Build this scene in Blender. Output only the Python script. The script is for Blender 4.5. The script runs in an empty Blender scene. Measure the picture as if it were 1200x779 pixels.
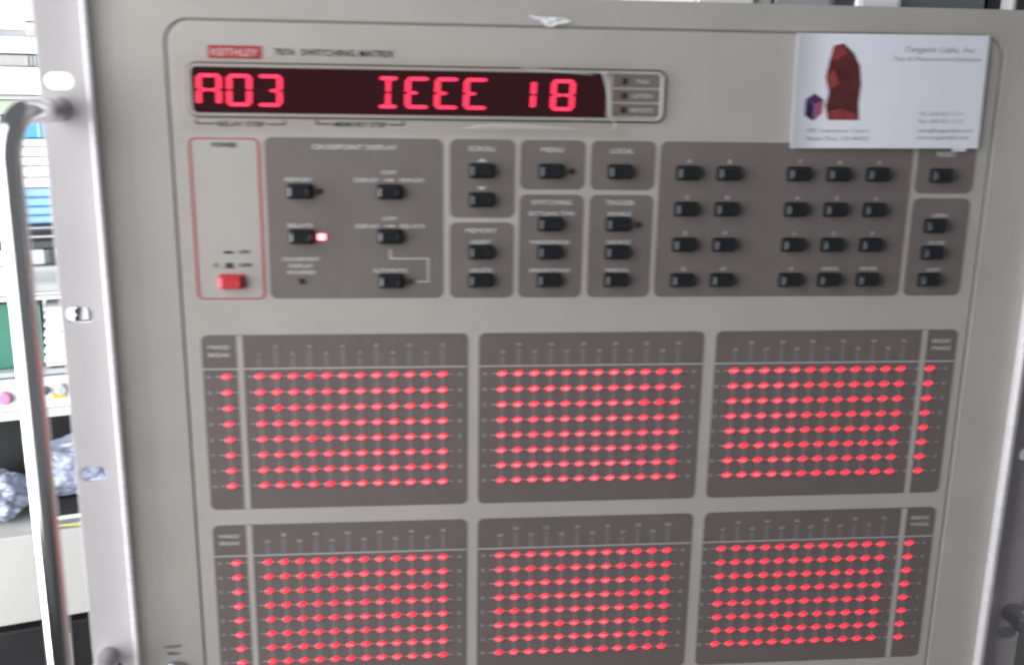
import bpy, bmesh, math, random
from mathutils import Vector, Matrix, noise

random.seed(7)
scene = bpy.context.scene
col = scene.collection

# ------------------------------------------------------------------ camera
# instrument-face coordinates: x right, y down, z into the face, in millimetres
def world(x, y, z):
    return Vector((x / 1000, z / 1000, (200.5 - y) / 1000))

CAM_C = (71.8926, -126.9578, -443.0109)
CAM_R = ((0.995290161, -0.015045162, -0.095766057),
         (-0.007881526, 0.972053995, -0.234625045),
         (0.096619750, 0.234274781, 0.967357199))
F_PX = 1151.51          # focal length in pixels of the 1200 px wide photograph

def axis(r):
    return Vector((r[0], r[2], -r[1]))

cam_data = bpy.data.cameras.new('camera')
cam = bpy.data.objects.new('camera', cam_data)
col.objects.link(cam)
ax, ay, az = axis(CAM_R[0]), -axis(CAM_R[1]), -axis(CAM_R[2])
cam.matrix_world = Matrix.Translation(world(*CAM_C)) @ Matrix(((ax.x, ay.x, az.x), (ax.y, ay.y, az.y), (ax.z, ay.z, az.z))).to_4x4()
cam_data.sensor_width = 36
cam_data.lens = F_PX / 1200 * 36
cam_data.clip_start = 0.01
cam_data.clip_end = 50
cam_data.dof.use_dof = True
cam_data.dof.focus_distance = 0.75
cam_data.dof.aperture_fstop = 11.5
cam_data.dof.aperture_ratio = 0.46
scene.camera = cam

# ------------------------------------------------------------------ light
w = bpy.data.worlds.new('World')
scene.world = w
w.use_nodes = True
bg = w.node_tree.nodes['Background']
bg.inputs['Color'].default_value = (0.93, 0.96, 1.0, 1)
bg.inputs['Strength'].default_value = 0.16

def area(name, loc, target, sx, sy, power, color):
    d = bpy.data.lights.new(name, 'AREA')
    d.shape = 'RECTANGLE'
    d.size, d.size_y, d.energy, d.color = sx, sy, power, color
    o = bpy.data.objects.new(name, d)
    col.objects.link(o)
    o.location = loc
    o.rotation_euler = (Vector(target) - Vector(loc)).to_track_quat('-Z', 'Y').to_euler()
    return o

key_lamp = area('window_light', (-0.80, -0.38, 0.53), (-0.18, 0.45, 0.38), 1.0, 1.5, 11.7, (0.98, 0.98, 1.0))
key_lamp.data.spread = math.radians(130)
area('shelf_fill_light', (-1.45, 0.05, 0.15), (-0.65, 0.80, 0.10), 1.0, 1.9, 75, (0.97, 0.98, 1.0))  # added lamp that brightens the shelf and streaks the handle

scene.view_settings.view_transform = 'Standard'
scene.view_settings.look = 'None'
scene.view_settings.exposure = 0
scene.view_settings.gamma = 1

# ------------------------------------------------------------------ materials
MATS = {}
def mat(name, color, rough=0.5, metal=0.0, spec=0.5, var=0.0, scale=60, bump=0.0, bump_scale=900,
        emit=None, estr=0.0, coat=0.0, trans=0.0, alpha=1.0):
    m = bpy.data.materials.new(name)
    m.use_nodes = True
    nt = m.node_tree
    b = nt.nodes['Principled BSDF']
    b.inputs['Roughness'].default_value = rough
    b.inputs['Metallic'].default_value = metal
    b.inputs['Specular IOR Level'].default_value = spec
    b.inputs['Coat Weight'].default_value = coat
    b.inputs['Transmission Weight'].default_value = trans
    b.inputs['Alpha'].default_value = alpha
    b.inputs['Base Color'].default_value = (*color, 1)
    tc = nt.nodes.new('ShaderNodeTexCoord')
    if var > 0:
        n = nt.nodes.new('ShaderNodeTexNoise')
        n.inputs['Scale'].default_value = scale
        n.inputs['Detail'].default_value = 6
        n.inputs['Roughness'].default_value = 0.6
        nt.links.new(tc.outputs['Object'], n.inputs['Vector'])
        r = nt.nodes.new('ShaderNodeValToRGB')
        r.color_ramp.elements[0].position = 0.3
        r.color_ramp.elements[1].position = 0.7
        r.color_ramp.elements[0].color = (*[c * (1 - var) for c in color], 1)
        r.color_ramp.elements[1].color = (*[min(1, c * (1 + var)) for c in color], 1)
        nt.links.new(n.outputs['Fac'], r.inputs['Fac'])
        nt.links.new(r.outputs['Color'], b.inputs['Base Color'])
        mr = nt.nodes.new('ShaderNodeMapRange')
        mr.inputs['To Min'].default_value = max(0, rough - 0.08)
        mr.inputs['To Max'].default_value = min(1, rough + 0.08)
        nt.links.new(n.outputs['Fac'], mr.inputs['Value'])
        nt.links.new(mr.outputs['Result'], b.inputs['Roughness'])
    if bump > 0:
        n2 = nt.nodes.new('ShaderNodeTexNoise')
        n2.inputs['Scale'].default_value = bump_scale
        n2.inputs['Detail'].default_value = 3
        nt.links.new(tc.outputs['Object'], n2.inputs['Vector'])
        bp = nt.nodes.new('ShaderNodeBump')
        bp.inputs['Strength'].default_value = bump
        bp.inputs['Distance'].default_value = 0.0004
        nt.links.new(n2.outputs['Fac'], bp.inputs['Height'])
        nt.links.new(bp.outputs['Normal'], b.inputs['Normal'])
    if emit:
        b.inputs['Emission Color'].default_value = (*emit, 1)
        b.inputs['Emission Strength'].default_value = estr
    MATS[name] = m
    return m

mat('panel_paint', (0.455, 0.433, 0.402), 0.42, var=0.05, scale=26, bump=0.25)
mat('inner_paint', (0.468, 0.446, 0.413), 0.40, var=0.05, scale=22, bump=0.22)
mat('field_paint', (0.188, 0.164, 0.154), 0.45, var=0.05, scale=70, bump=0.25)
mat('field_dark', (0.166, 0.141, 0.134), 0.42, var=0.05, scale=70, bump=0.22)
mat('field_strip', (0.215, 0.195, 0.195), 0.45)
mat('ear_paint', (0.42, 0.40, 0.41), 0.40, var=0.03, scale=40, bump=0.25)
mat('trim', (0.60, 0.59, 0.61), 0.28, metal=0.15, var=0.03, scale=60)
mat('cabinet_paint', (0.36, 0.35, 0.33), 0.5, var=0.05, scale=30, bump=0.3)
mat('chrome', (0.86, 0.86, 0.88), 0.12, metal=1.0, bump=0.05)
mat('steel', (0.5, 0.5, 0.52), 0.3, metal=1.0)
mat('key_plastic', (0.014, 0.016, 0.020), 0.30, var=0.15, scale=200, bump=0.1)
mat('well_black', (0.02, 0.02, 0.022), 0.6)
mat('red_plastic', (0.62, 0.045, 0.055), 0.35, var=0.05, scale=200)
mat('red_print', (0.40, 0.035, 0.042), 0.45)
mat('badge_print', (0.74, 0.60, 0.58), 0.5)
mat('white_print', (0.62, 0.61, 0.60), 0.5)
mat('grey_print', (0.54, 0.53, 0.525), 0.5)
mat('black_print', (0.04, 0.04, 0.042), 0.5)
mat('window_scatter_red', (0.040, 0.005, 0.009), 0.09, coat=0.2, spec=0.4)  # red cast in the colour stands for light scattered from the characters
mat('digit_red', (0.3, 0.01, 0.02), 0.4, emit=(1.0, 0.034, 0.095), estr=2.3)
mat('led_core_dim', (0.4, 0.02, 0.03), 0.35, emit=(1.0, 0.030, 0.055), estr=3.4)
mat('led_core', (0.4, 0.02, 0.03), 0.35, emit=(1.0, 0.055, 0.078), estr=4.6)
mat('led_core_bright', (0.4, 0.02, 0.03), 0.35, emit=(1.0, 0.072, 0.092), estr=5.2)
mat('led_rim', (0.35, 0.02, 0.03), 0.35, emit=(1.0, 0.010, 0.030), estr=1.5)
mat('led_hot', (0.5, 0.2, 0.2), 0.35, emit=(1.0, 0.20, 0.24), estr=6.0)
mat('led_off_red', (0.06, 0.018, 0.016), 0.35)
mat('led_off_green', (0.09, 0.075, 0.025), 0.35)
mat('card_paper', (0.86, 0.885, 0.97), 0.55, var=0.012, scale=90)
mat('card_ink', (0.30, 0.30, 0.40), 0.6)
mat('ink_brown', (0.10, 0.022, 0.022), 0.5, var=0.35, scale=160)
mat('ink_red', (0.30, 0.05, 0.05), 0.5, var=0.25, scale=220)
mat('ink_violet', (0.10, 0.035, 0.16), 0.5)
mat('ink_indigo', (0.035, 0.02, 0.10), 0.5)
mat('ink_pink', (0.42, 0.10, 0.21), 0.5)
mat('tape_white', (0.82, 0.82, 0.85), 0.3, var=0.03, scale=120)
mat('rubber', (0.03, 0.03, 0.03), 0.7)

def film_material():
    m = bpy.data.materials.new('clear_film')
    m.use_nodes = True
    nt = m.node_tree
    nt.nodes.clear()
    out = nt.nodes.new('ShaderNodeOutputMaterial')
    tr = nt.nodes.new('ShaderNodeBsdfTransparent')
    tr.inputs['Color'].default_value = (0.985, 0.975, 0.95, 1)
    gl = nt.nodes.new('ShaderNodeBsdfGlossy')
    gl.inputs['Roughness'].default_value = 0.16
    fr = nt.nodes.new('ShaderNodeFresnel')
    fr.inputs['IOR'].default_value = 1.3
    mx = nt.nodes.new('ShaderNodeMixShader')
    nt.links.new(fr.outputs[0], mx.inputs[0])
    nt.links.new(tr.outputs[0], mx.inputs[1])
    nt.links.new(gl.outputs[0], mx.inputs[2])
    nt.links.new(mx.outputs[0], out.inputs['Surface'])
    MATS['clear_film'] = m
film_material()

# ------------------------------------------------------------------ helpers
def link(name, me, m, parent=None):
    o = bpy.data.objects.new(name, me)
    col.objects.link(o)
    if m is not None and not me.materials:
        me.materials.append(MATS[m])
    if parent is not None:
        o.parent = parent
    return o

def empty(name, loc, label, cat, group=None, rz=0.0):
    o = bpy.data.objects.new(name, None)
    o.empty_display_size = 0.02
    col.objects.link(o)
    o.location = loc
    o.rotation_euler = (0, 0, rz)
    return tag(o, label, cat, group)

def tag(o, label, cat, group=None):
    o['label'] = label
    o['category'] = cat
    if group:
        o['group'] = group
    return o

def L(x, y, z=0.0):                       # face millimetres -> the instrument's own frame
    return Vector(((x - 152) / 1000, z / 1000, (200.5 - y) / 1000))

def rr(x0, x1, y0, y1, r, n=5):           # rounded rectangle outline
    r = max(1e-4, min(r, (x1 - x0) / 2, (y1 - y0) / 2))
    pts = []
    for cx, cy, a0 in ((x1 - r, y0 + r, -90), (x1 - r, y1 - r, 0), (x0 + r, y1 - r, 90), (x0 + r, y0 + r, 180)):
        for i in range(n + 1):
            a = math.radians(a0 + 90 * i / n)
            pts.append((cx + r * math.cos(a), cy + r * math.sin(a)))
    return pts

def from_loops(loops, cap_last=True, cap_first=True, smooth=False):
    """loops: list of lists of Vector, equal length, stitched in order"""
    bm = bmesh.new()
    vl = [[bm.verts.new(p) for p in lp] for lp in loops]
    n = len(loops[0])
    for a, b in zip(vl, vl[1:]):
        for i in range(n):
            bm.faces.new((a[i], a[(i + 1) % n], b[(i + 1) % n], b[i]))
    if cap_first:
        bm.faces.new(vl[0])
    if cap_last:
        bm.faces.new(list(reversed(vl[-1])))
    bmesh.ops.recalc_face_normals(bm, faces=bm.faces)
    me = bpy.data.meshes.new('mesh')
    bm.to_mesh(me)
    bm.free()
    if smooth:
        for p in me.polygons:
            p.use_smooth = True
    return me

def plate(x0, x1, y0, y1, r, zf, zb, bev=0.0, fn=L, n=5):
    loops = []
    if bev > 0:
        loops.append([fn(x, y, zf) for x, y in rr(x0 + bev, x1 - bev, y0 + bev, y1 - bev, r - bev, n)])
        loops.append([fn(x, y, zf + bev) for x, y in rr(x0, x1, y0, y1, r, n)])
    else:
        loops.append([fn(x, y, zf) for x, y in rr(x0, x1, y0, y1, r, n)])
    loops.append([fn(x, y, zb) for x, y in rr(x0, x1, y0, y1, r, n)])
    return from_loops(loops)

def holed(outer, holes, zf, zb, bev=0.0, fn=L):
    """flat plate with holes: a filled 2D curve turned into a mesh"""
    cu = bpy.data.curves.new('outline', 'CURVE')
    cu.dimensions = '2D'
    cu.fill_mode = 'BOTH'
    th = (zb - zf) / 2
    cu.extrude = max(th - bev, 1e-4)
    cu.bevel_depth = bev
    cu.bevel_resolution = 1
    if bev > 0:
        cu.offset = -bev
    for pts in [outer] + holes:
        s = cu.splines.new('POLY')
        s.points.add(len(pts) - 1)
        for q, (x, y) in zip(s.points, pts):
            q.co = (x, -y, 0, 1)
        s.use_cyclic_u = True
    ob = bpy.data.objects.new('outline', cu)
    me = bpy.data.meshes.new_from_object(ob)
    bpy.data.objects.remove(ob)
    zc = (zf + zb) / 2
    for v in me.vertices:
        v.co = fn(v.co.x, -v.co.y, zc - v.co.z)
    return me

def text_mesh(s, cx, cy, h, z, width=None, bold=0.0, shear=0.0, align='C', fn=L, space=1.0):
    cu = bpy.data.curves.new('lettering', 'FONT')
    cu.body = s
    cu.size = 1.0
    cu.resolution_u = 2
    cu.offset = bold
    cu.shear = shear
    cu.space_character = space
    ob = bpy.data.objects.new('lettering', cu)
    me = bpy.data.meshes.new_from_object(ob)
    bpy.data.objects.remove(ob)
    if not me.vertices:
        return me
    xs = [v.co.x for v in me.vertices]
    x0, x1 = min(xs), max(xs)
    k = h / 0.72
    kx = width / (x1 - x0) if width else k
    mid = {'C': (x0 + x1) / 2, 'L': x0, 'R': x1}[align]
    for v in me.vertices:
        v.co = fn(cx + (v.co.x - mid) * kx, cy - (v.co.y - 0.36) * k, z)
    return me

def join_meshes(meshes):
    bm = bmesh.new()
    for me in meshes:
        bm.from_mesh(me)
    out = bpy.data.meshes.new('mesh')
    bm.to_mesh(out)
    bm.free()
    return out

def strips(rects, z, fn=L):               # flat printed bars, one mesh
    vs, fs = [], []
    for x0, x1, y0, y1 in rects:
        i = len(vs)
        vs += [fn(x0, y0, z), fn(x1, y0, z), fn(x1, y1, z), fn(x0, y1, z)]
        fs.append((i, i + 1, i + 2, i + 3))
    me = bpy.data.meshes.new('print')
    me.from_pydata(vs, [], fs)
    return me

def poly_print(polys, z, fn=L):
    vs, fs = [], []
    for p in polys:
        i = len(vs)
        vs += [fn(x, y, z) for x, y in p]
        fs.append(tuple(range(i, i + len(p))))
    me = bpy.data.meshes.new('print')
    me.from_pydata(vs, [], fs)
    return me

def tube(pts, rad, n=16, cap=True):
    loops = []
    for i, p in enumerate(pts):
        d = (pts[min(i + 1, len(pts) - 1)] - pts[max(i - 1, 0)]).normalized()
        up = Vector((1, 0, 0)) if abs(d.x) < 0.9 else Vector((0, 0, 1))
        a = d.cross(up).normalized()
        b = d.cross(a).normalized()
        r = rad[i] if isinstance(rad, (list, tuple)) else rad
        loops.append([p + (a * math.cos(2 * math.pi * k / n) + b * math.sin(2 * math.pi * k / n)) * r for k in range(n)])
    me = from_loops(loops, smooth=True)
    for p in me.polygons:
        if len(p.vertices) > 4:
            p.use_smooth = False
    return me

def unpar(x, y, z):                       # where a point seen over (x, y) stands when it lies at depth z
    k = (z - CAM_C[2]) / -CAM_C[2]
    return CAM_C[0] + (x - CAM_C[0]) * k, CAM_C[1] + (y - CAM_C[1]) * k

# ------------------------------------------------------------------ setting
def box_mesh(x0, x1, y0, y1, z0, z1, bev=0.0, seg=2):
    bm = bmesh.new()
    bmesh.ops.create_cube(bm, size=1)
    for v in bm.verts:
        v.co = Vector(((x0 + x1) / 2 + v.co.x * (x1 - x0), (y0 + y1) / 2 + v.co.y * (y1 - y0), (z0 + z1) / 2 + v.co.z * (z1 - z0)))
    if bev > 0:
        bmesh.ops.bevel(bm, geom=list(bm.edges), offset=bev, segments=seg, affect='EDGES', profile=0.6)
    me = bpy.data.meshes.new('box')
    bm.to_mesh(me)
    bm.free()
    return me

mat('wall_paint', (0.80, 0.81, 0.82), 0.7, var=0.02, scale=8, bump=0.2, bump_scale=200)
mat('floor_vinyl', (0.16, 0.155, 0.15), 0.55, var=0.12, scale=12)
mat('bench_laminate', (0.30, 0.29, 0.27), 0.45, var=0.06, scale=20)

o = link('floor', box_mesh(-2.6, 2.2, -1.6, 2.1, -0.85, -0.80), 'floor_vinyl'); o['kind'] = 'structure'
o = link('wall', box_mesh(-2.6, 2.2, 2.1, 2.2, -0.85, 1.9), 'wall_paint'); o['kind'] = 'structure'

bench = empty('work_bench', (0.16, 0.3, -0.80), 'grey laminate work bench under the switching instrument', 'bench')
link('bench_top', box_mesh(-0.26, 0.30, -0.38, 0.40, 0.77, 0.80, 0.003), 'bench_laminate', bench)
for sx in (-0.23, 0.27):
    for sy in (-0.35, 0.37):
        link('leg', box_mesh(sx - 0.02, sx + 0.02, sy - 0.02, sy + 0.02, 0, 0.7695, 0.002), 'steel', bench)

# ------------------------------------------------------------------ the instrument
inst = empty('switching_instrument', (0.152, 0, 0),
             'beige rack instrument with red lit display, black keys and grids of red lights', 'instrument')
TOP, BOT = -168.0, 188.5

def lbox(x0, x1, y0, y1, z0, z1, bev=0.0, seg=2):   # box in face millimetres, instrument frame
    a, b = L(x0, y1, z0), L(x1, y0, z1)
    return box_mesh(a.x, b.x, a.y, b.y, a.z, b.z, bev / 1000, seg)

link('cabinet', lbox(-62, 366, TOP + 1.5, BOT, 4.2, 574, 1.5), 'cabinet_paint', inst)
for fx in (-40, 344):
    for fz in (45, 530):
        link('foot', lbox(fx - 14, fx + 14, BOT + 0.1, 200.4, fz - 14, fz + 14, 2), 'rubber', inst)

GX0, GX1, GY0, GY1, GR = -32.5, 340.0, -156.0, 178.0, 10.0
g = 0.55
surround = holed(rr(-62.1, 366.2, TOP, BOT, 1.2, 3), [rr(GX0 - g, GX1 + g, GY0 - g, GY1 + g, GR + g, 10)], 0, 4.0, 0.3)
sur = link('panel_surround', surround, 'panel_paint', inst)
link('panel_gap', plate(GX0 - 2, GX1 + 2, GY0 - 2, GY1 + 2, GR + 2, 1.6, 3.9), 'panel_paint', sur)
panel = link('front_panel', plate(GX0 + g, GX1 - g, GY0 + g, GY1 - g, GR - g, 0, 1.55, 0.25, n=10), 'inner_paint', inst)

# side trims standing proud of the panel, as on the photograph's left and right edges
for x0, x1, zf in ((-65.0, -62.2, -3.4), (366.3, 369.3, -5.0)):
    link('side_trim', lbox(x0, x1, TOP, BOT, zf, 14, 1.1, 4), 'trim', inst)

fil = [(-62.15, -2.7), (-61.4, -2.0), (-60.2, -1.2), (-58.6, -0.6), (-56.6, -0.22), (-54.4, -0.03), (-54.4, -0.01), (-62.15, -0.01)]
fil_me = from_loops([[L(x, yy, z) for x, z in fil] for yy in (TOP + 0.4, BOT - 0.4)])
link('shade_fillet', fil_me, 'panel_paint', inst)  # added slope, shaped to give soft shade beside the left trim

def slot(cx, cy, wd=12.4, ht=7.4):
    return rr(cx - wd / 2, cx + wd / 2, cy - ht / 2, cy + ht / 2, ht / 2, 8)

def ear(x0, x1, slots, holes, flange_x):
    me = holed(rr(x0, x1, TOP, BOT, 1.5, 4), [slot(*s) for s in slots], 6, 8.2, 0.3)
    fl = lbox(flange_x - 1.2, flange_x + 1.2, TOP + 4, BOT - 4, 8.21, 90)
    return link('rack_ear', join_meshes([me, fl]), 'ear_paint', inst)

sl = [unpar(-77.6, y, 6) for y in (-130.0, -29.2, 46.2)]
XE = sl[0][0]
slots_y = [s[1] for s in sl] + [sl[2][1] + 101.6]
earL = ear(-87.4, -65.1, [(XE, y) for y in slots_y], [], -66.6)
XR = 386.2
earR = ear(369.4, 394.5, [(XR, y) for y in slots_y[:3]] + [(XR + 2, 150.5)], [], 371.0)

def handle(xb, xf, y0, y1, parent):
    R_, zb, zf = 17.0, 5.98, -48.0
    pts = [L(xf, y0, zb), L(xf, y0, zf + R_ + 12)]
    for i in range(0, 9):
        a = math.radians(90 * i / 8)
        pts.append(L(xb + (xf - xb) * (1 - i / 8), y0 + R_ - R_ * math.cos(a), zf + R_ - R_ * math.sin(a)))
    for i in range(8, -1, -1):
        a = math.radians(90 * i / 8)
        pts.append(L(xb + (xf - xb) * (1 - i / 8), y1 - R_ + R_ * math.cos(a), zf + R_ - R_ * math.sin(a)))
    pts += [L(xf, y1, zf + R_ + 12), L(xf, y1, zb)]
    h = link('handle', tube(pts, 0.0050, 24), 'chrome', inst)
    return h

handle(-82.0, -79.5, -118.0, 143.5, earL)
handle(387.5, 387.5, -118.0, 138.0, earR)

# ---- badge, title
badge = link('brand_badge', plate(-15.2, 7.0, -145.7, -140.4, 0.3, -0.22, -0.005), 'red_print', panel)
link('printed_label', text_mesh('KEITHLEY', -4.1, -143.05, 3.1, -0.3, 19.0, 0.0), 'badge_print', panel)
link('printed_label', text_mesh('707A  SWITCHING MATRIX', 12.3, -143.5, 2.8, -0.12, 51.0, 0.022, align='L'), 'black_print', panel)

# ---- display
disp = link('display_bezel', holed(rr(-23.8, 182.6, -138.2, -116.4, 3.2, 6),
                                  [rr(-22.4, 181.2, -136.8, -117.8, 2.2, 6)], -1.3, -0.01, 0.35), 'inner_paint', inst)
link('bezel_gap', holed(rr(-24.5, 183.3, -138.9, -115.7, 3.8, 6), [rr(-23.85, 182.55, -138.15, -116.45, 3.2, 6)], -0.08, -0.01), 'black_print', disp)
link('display_window', plate(-22.3, 156.6, -136.7, -117.9, 0.8, -0.5, -0.02), 'window_scatter_red', disp)
link('display_divider', plate(156.7, 181.1, -136.7, -117.9, 1.8, -0.4, -0.02), 'inner_paint', disp)
for i, (y0, s, wd) in enumerate(((-136.4, 'TALK', 6.2), (-130.2, 'LISTEN', 9), (-124.0, 'REMOTE', 10))):
    pl = link('indicator_plate', plate(159.2, 180.6, y0, y0 + 5.3, 0.6, -0.6, -0.41), 'field_paint', disp)
    link('indicator_light', plate(163.0, 165.6, y0 + 1.3, y0 + 4.0, 0.3, -0.95, -0.61, 0.15), 'led_off_red', disp)
    link('printed_label', text_mesh(s, 172.6, y0 + 2.65, 1.8, -0.68, wd, 0.01), 'white_print', disp)

CW, CH, CY = 10.4, 13.3, -127.35
def seg_v(x, ya, yb, wd=1.95):            # an upright segment: two fine bars side by side, pointed ends
    out = []
    for s in (-1, 1):
        a, b = x + s * 0.10, x + s * wd / 2
        lo, hi = min(a, b), max(a, b)
        out.append([(lo, ya + 0.35), ((lo + hi) / 2, ya), (hi, ya + 0.35), (hi, yb - 0.35), ((lo + hi) / 2, yb), (lo, yb - 0.35)])
    return out
def seg_h(xa, xb, y, wd=1.35):
    return [[(xa, y), (xa + wd * 0.6, y - wd / 2), (xb - wd * 0.6, y - wd / 2), (xb, y), (xb - wd * 0.6, y + wd / 2), (xa + wd * 0.6, y + wd / 2)]]

def glyph(ch):
    h, t, b = CW / 2 - 1.0, -CH / 2 + 0.7, CH / 2 - 0.7
    e = 0.25
    LU, LD = seg_v(-h, t + 0.3, -e), seg_v(-h, e, b - 0.3)
    RU, RD = seg_v(h, t + 0.3, -e), seg_v(h, e, b - 0.3)
    T, B = seg_h(-h - 0.3, h + 0.3, t), seg_h(-h - 0.3, h + 0.3, b)
    ML, MR = seg_h(-h + 0.5, -0.1, 0, 1.1), seg_h(0.1, h - 0.5, 0, 1.1)
    CU, CD = seg_v(0, t + 0.5, -e), seg_v(0, e, b - 0.5)
    return {'A': LU + LD + RU + RD + T + ML + MR, '0': LU + LD + RU + RD + T + B, '3': RU + RD + T + B + MR,
            'I': CU + CD + T + B, 'E': LU + LD + T + B + ML, '1': CU + CD,
            '8': LU + LD + RU + RD + T + B + ML + MR}[ch]

for ch, cx in (('A', -15.6), ('0', -2.9), ('3', 9.9), ('I', 60.4), ('E', 73.1), ('E', 85.9), ('E', 98.6), ('1', 123.9), ('8', 137.0)):
    k = 0.82 if ch == 'I' else 1.0
    polys = [[(cx + x * k - y * 0.045, CY + y) for x, y in p] for p in glyph(ch)]
    link('display_character', poly_print(polys, -0.62), 'digit_red', disp)

def bracket(x0, x1, y, t0, t1, word):
    rects = [(x0, x0 + 0.7, y - 1.9, y + 0.3), (x0 + 0.7, t0, y - 0.3, y + 0.3), (t1, x1 - 0.7, y - 0.3, y + 0.3), (x1 - 0.7, x1, y - 1.9, y + 0.3)]
    link('printed_bracket', strips(rects, -0.1), 'black_print', panel)
    link('printed_label', text_mesh(word, (t0 + t1) / 2, y, 2.0, -0.1, t1 - t0 - 1.6, 0.025), 'black_print', panel)
bracket(-22.0, 16.0, -113.2, -13.6, 8.0, 'RELAY STEP')
bracket(29.0, 67.2, -113.6, 36.0, 60.5, 'MEMORY STEP')

# ---- key fields
def field(name, x0, x1, y0, y1, m='field_paint', r=3.2):
    return link(name, plate(x0, x1, y0, y1, r, -0.2, -0.005, 0.08), m, inst)

def label(par, s, cx, cy, h=1.75, width=None, m='white_print', bold=0.022):
    return link('printed_label', text_mesh(s, cx, cy, h, -0.3, width, bold), m, par)

fx = field('key_field', 6.4, 84.0, -107.8, -36.3)
fs = field('key_field', 87.0, 116.2, -107.8, -73.1)
fm = field('key_field', 87.0, 116.2, -70.9, -36.3)
fn_ = field('key_field', 118.5, 147.9, -107.8, -85.9)
fw = field('key_field', 118.5, 147.9, -83.6, -36.3)
fl_ = field('key_field', 150.5, 180.1, -107.8, -85.9)
ft = field('key_field', 150.5, 180.1, -83.6, -36.3)
fp = field('key_field', 182.2, 302.0, -107.8, -36.3)
fr_ = field('key_field', 304.3, 332.8, -107.8, -85.2)
fe = field('key_field', 304.3, 332.8, -82.9, -36.3)

label(fx, 'CROSSPOINT DISPLAY', 45.5, -103.9, 2.1, 37)
label(fx, 'MEMORY', 20.7, -89.6, 1.8, 11.5)
label(fx, 'RELAYS', 20.7, -69.4, 1.8, 10.5)
for y, s in ((-93.0, 'MEMORY'), (-72.6, 'RELAYS')):
    label(fx, 'COPY', 60.4, y, 1.7, 7)
    label(fx, 'DISPLAY', 50.4, y + 3.4, 1.8, 10.5)
    label(fx, s, 70.4, y + 3.4, 1.8, 11)
    a = y + 3.4
    link('printed_arrow', poly_print([[(58.0, a - 0.25), (60.6, a - 0.25), (60.6, a - 0.8), (62.8, a), (60.6, a + 0.8), (60.6, a + 0.25), (58.0, a + 0.25)]], -0.3), 'white_print', fx)
for i, s in enumerate(('CROSSPOINT', 'DISPLAY', 'MODIFIED')):
    label(fx, s, 20.6, -54.3 + 3.0 * i, 1.7, (16.5, 11, 12.5)[i])
label(fx, 'AUTOMATIC', 60.3, -49.1, 1.8, 15.5)
link('printed_line', strips([(60.0, 60.8, -58.8, -54.8), (60.0, 77.8, -54.8, -54.2), (77.0, 77.8, -54.2, -43.6), (72.2, 77.0, -44.2, -43.6)], -0.3), 'grey_print', fx)
label(fs, 'SCROLL', 101.5, -103.8, 2.1, 12)
link('printed_arrow', poly_print([[(99.4, -98.0), (101.5, -99.6), (103.6, -98.0)]], -0.3), 'white_print', fs)
link('printed_arrow', poly_print([[(99.4, -87.0), (103.6, -87.0), (101.5, -85.4)]], -0.3), 'white_print', fs)
label(fm, 'MEMORY', 101.5, -67.3, 2.1, 14)
label(fm, 'INSERT', 101.5, -62.1, 1.8, 9)
label(fm, 'DELETE', 101.5, -49.1, 1.8, 10)
label(fn_, 'MENU', 133.2, -103.6, 2.1, 10)
label(fw, 'SWITCHING', 133.2, -80.2, 2.1, 18.5)
label(fw, 'SETTLING TIME', 133.2, -75.1, 1.8, 21)
label(fw, 'MAKE/BREAK', 133.2, -62.1, 1.8, 18.5)
label(fw, 'BREAK/MAKE', 133.2, -49.1, 1.8, 18.5)
label(fl_, 'LOCAL', 164.8, -103.4, 2.1, 10.5)
label(ft, 'TRIGGER', 164.8, -80.2, 2.1, 13.5)
label(ft, 'ENABLE', 164.8, -75.1, 1.8, 10.5)
label(ft, 'SOURCE', 164.8, -62.1, 1.8, 11)
label(ft, 'MANUAL', 164.8, -49.1, 1.8, 11)
label(fr_, 'RESET', 318.6, -103.4, 2.1, 9.5)
for y, s, wd in ((-74.9, 'OPEN', 7), (-62.0, 'CLOSE', 8), (-48.9, 'COPY', 7)):
    label(fe, s, 318.4, y, 1.7, wd)

# key cap: flanged base, steep sides, broad chamfer and a shallow dished top
def key_mesh(m):
    def fn(x, y, z): return Vector((x / 1000, z / 1000, -y / 1000))
    loops = []
    for hw, hh, z, r in ((5.6, 3.35, -0.22, 0.9), (5.6, 3.35, -0.55, 0.9), (5.05, 2.85, -0.6, 0.7), (4.95, 2.75, -3.0, 0.8),
                         (4.7, 2.5, -3.6, 0.8), (3.7, 1.75, -4.35, 0.7), (3.2, 1.35, -4.22, 0.6)):
        loops.append([fn(x, y, z) for x, y in rr(-hw, hw, -hh, hh, r, 3)])
    me = from_loops(list(reversed(loops)))
    me.materials.append(MATS[m])
    return me

KEY = key_mesh('key_plastic')
def key(par, x, y, h=3.2):
    x, y = unpar(x, y, -h)
    k = link('key', KEY, None, par)
    k.location = L(x, y, 0)
    return k

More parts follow.
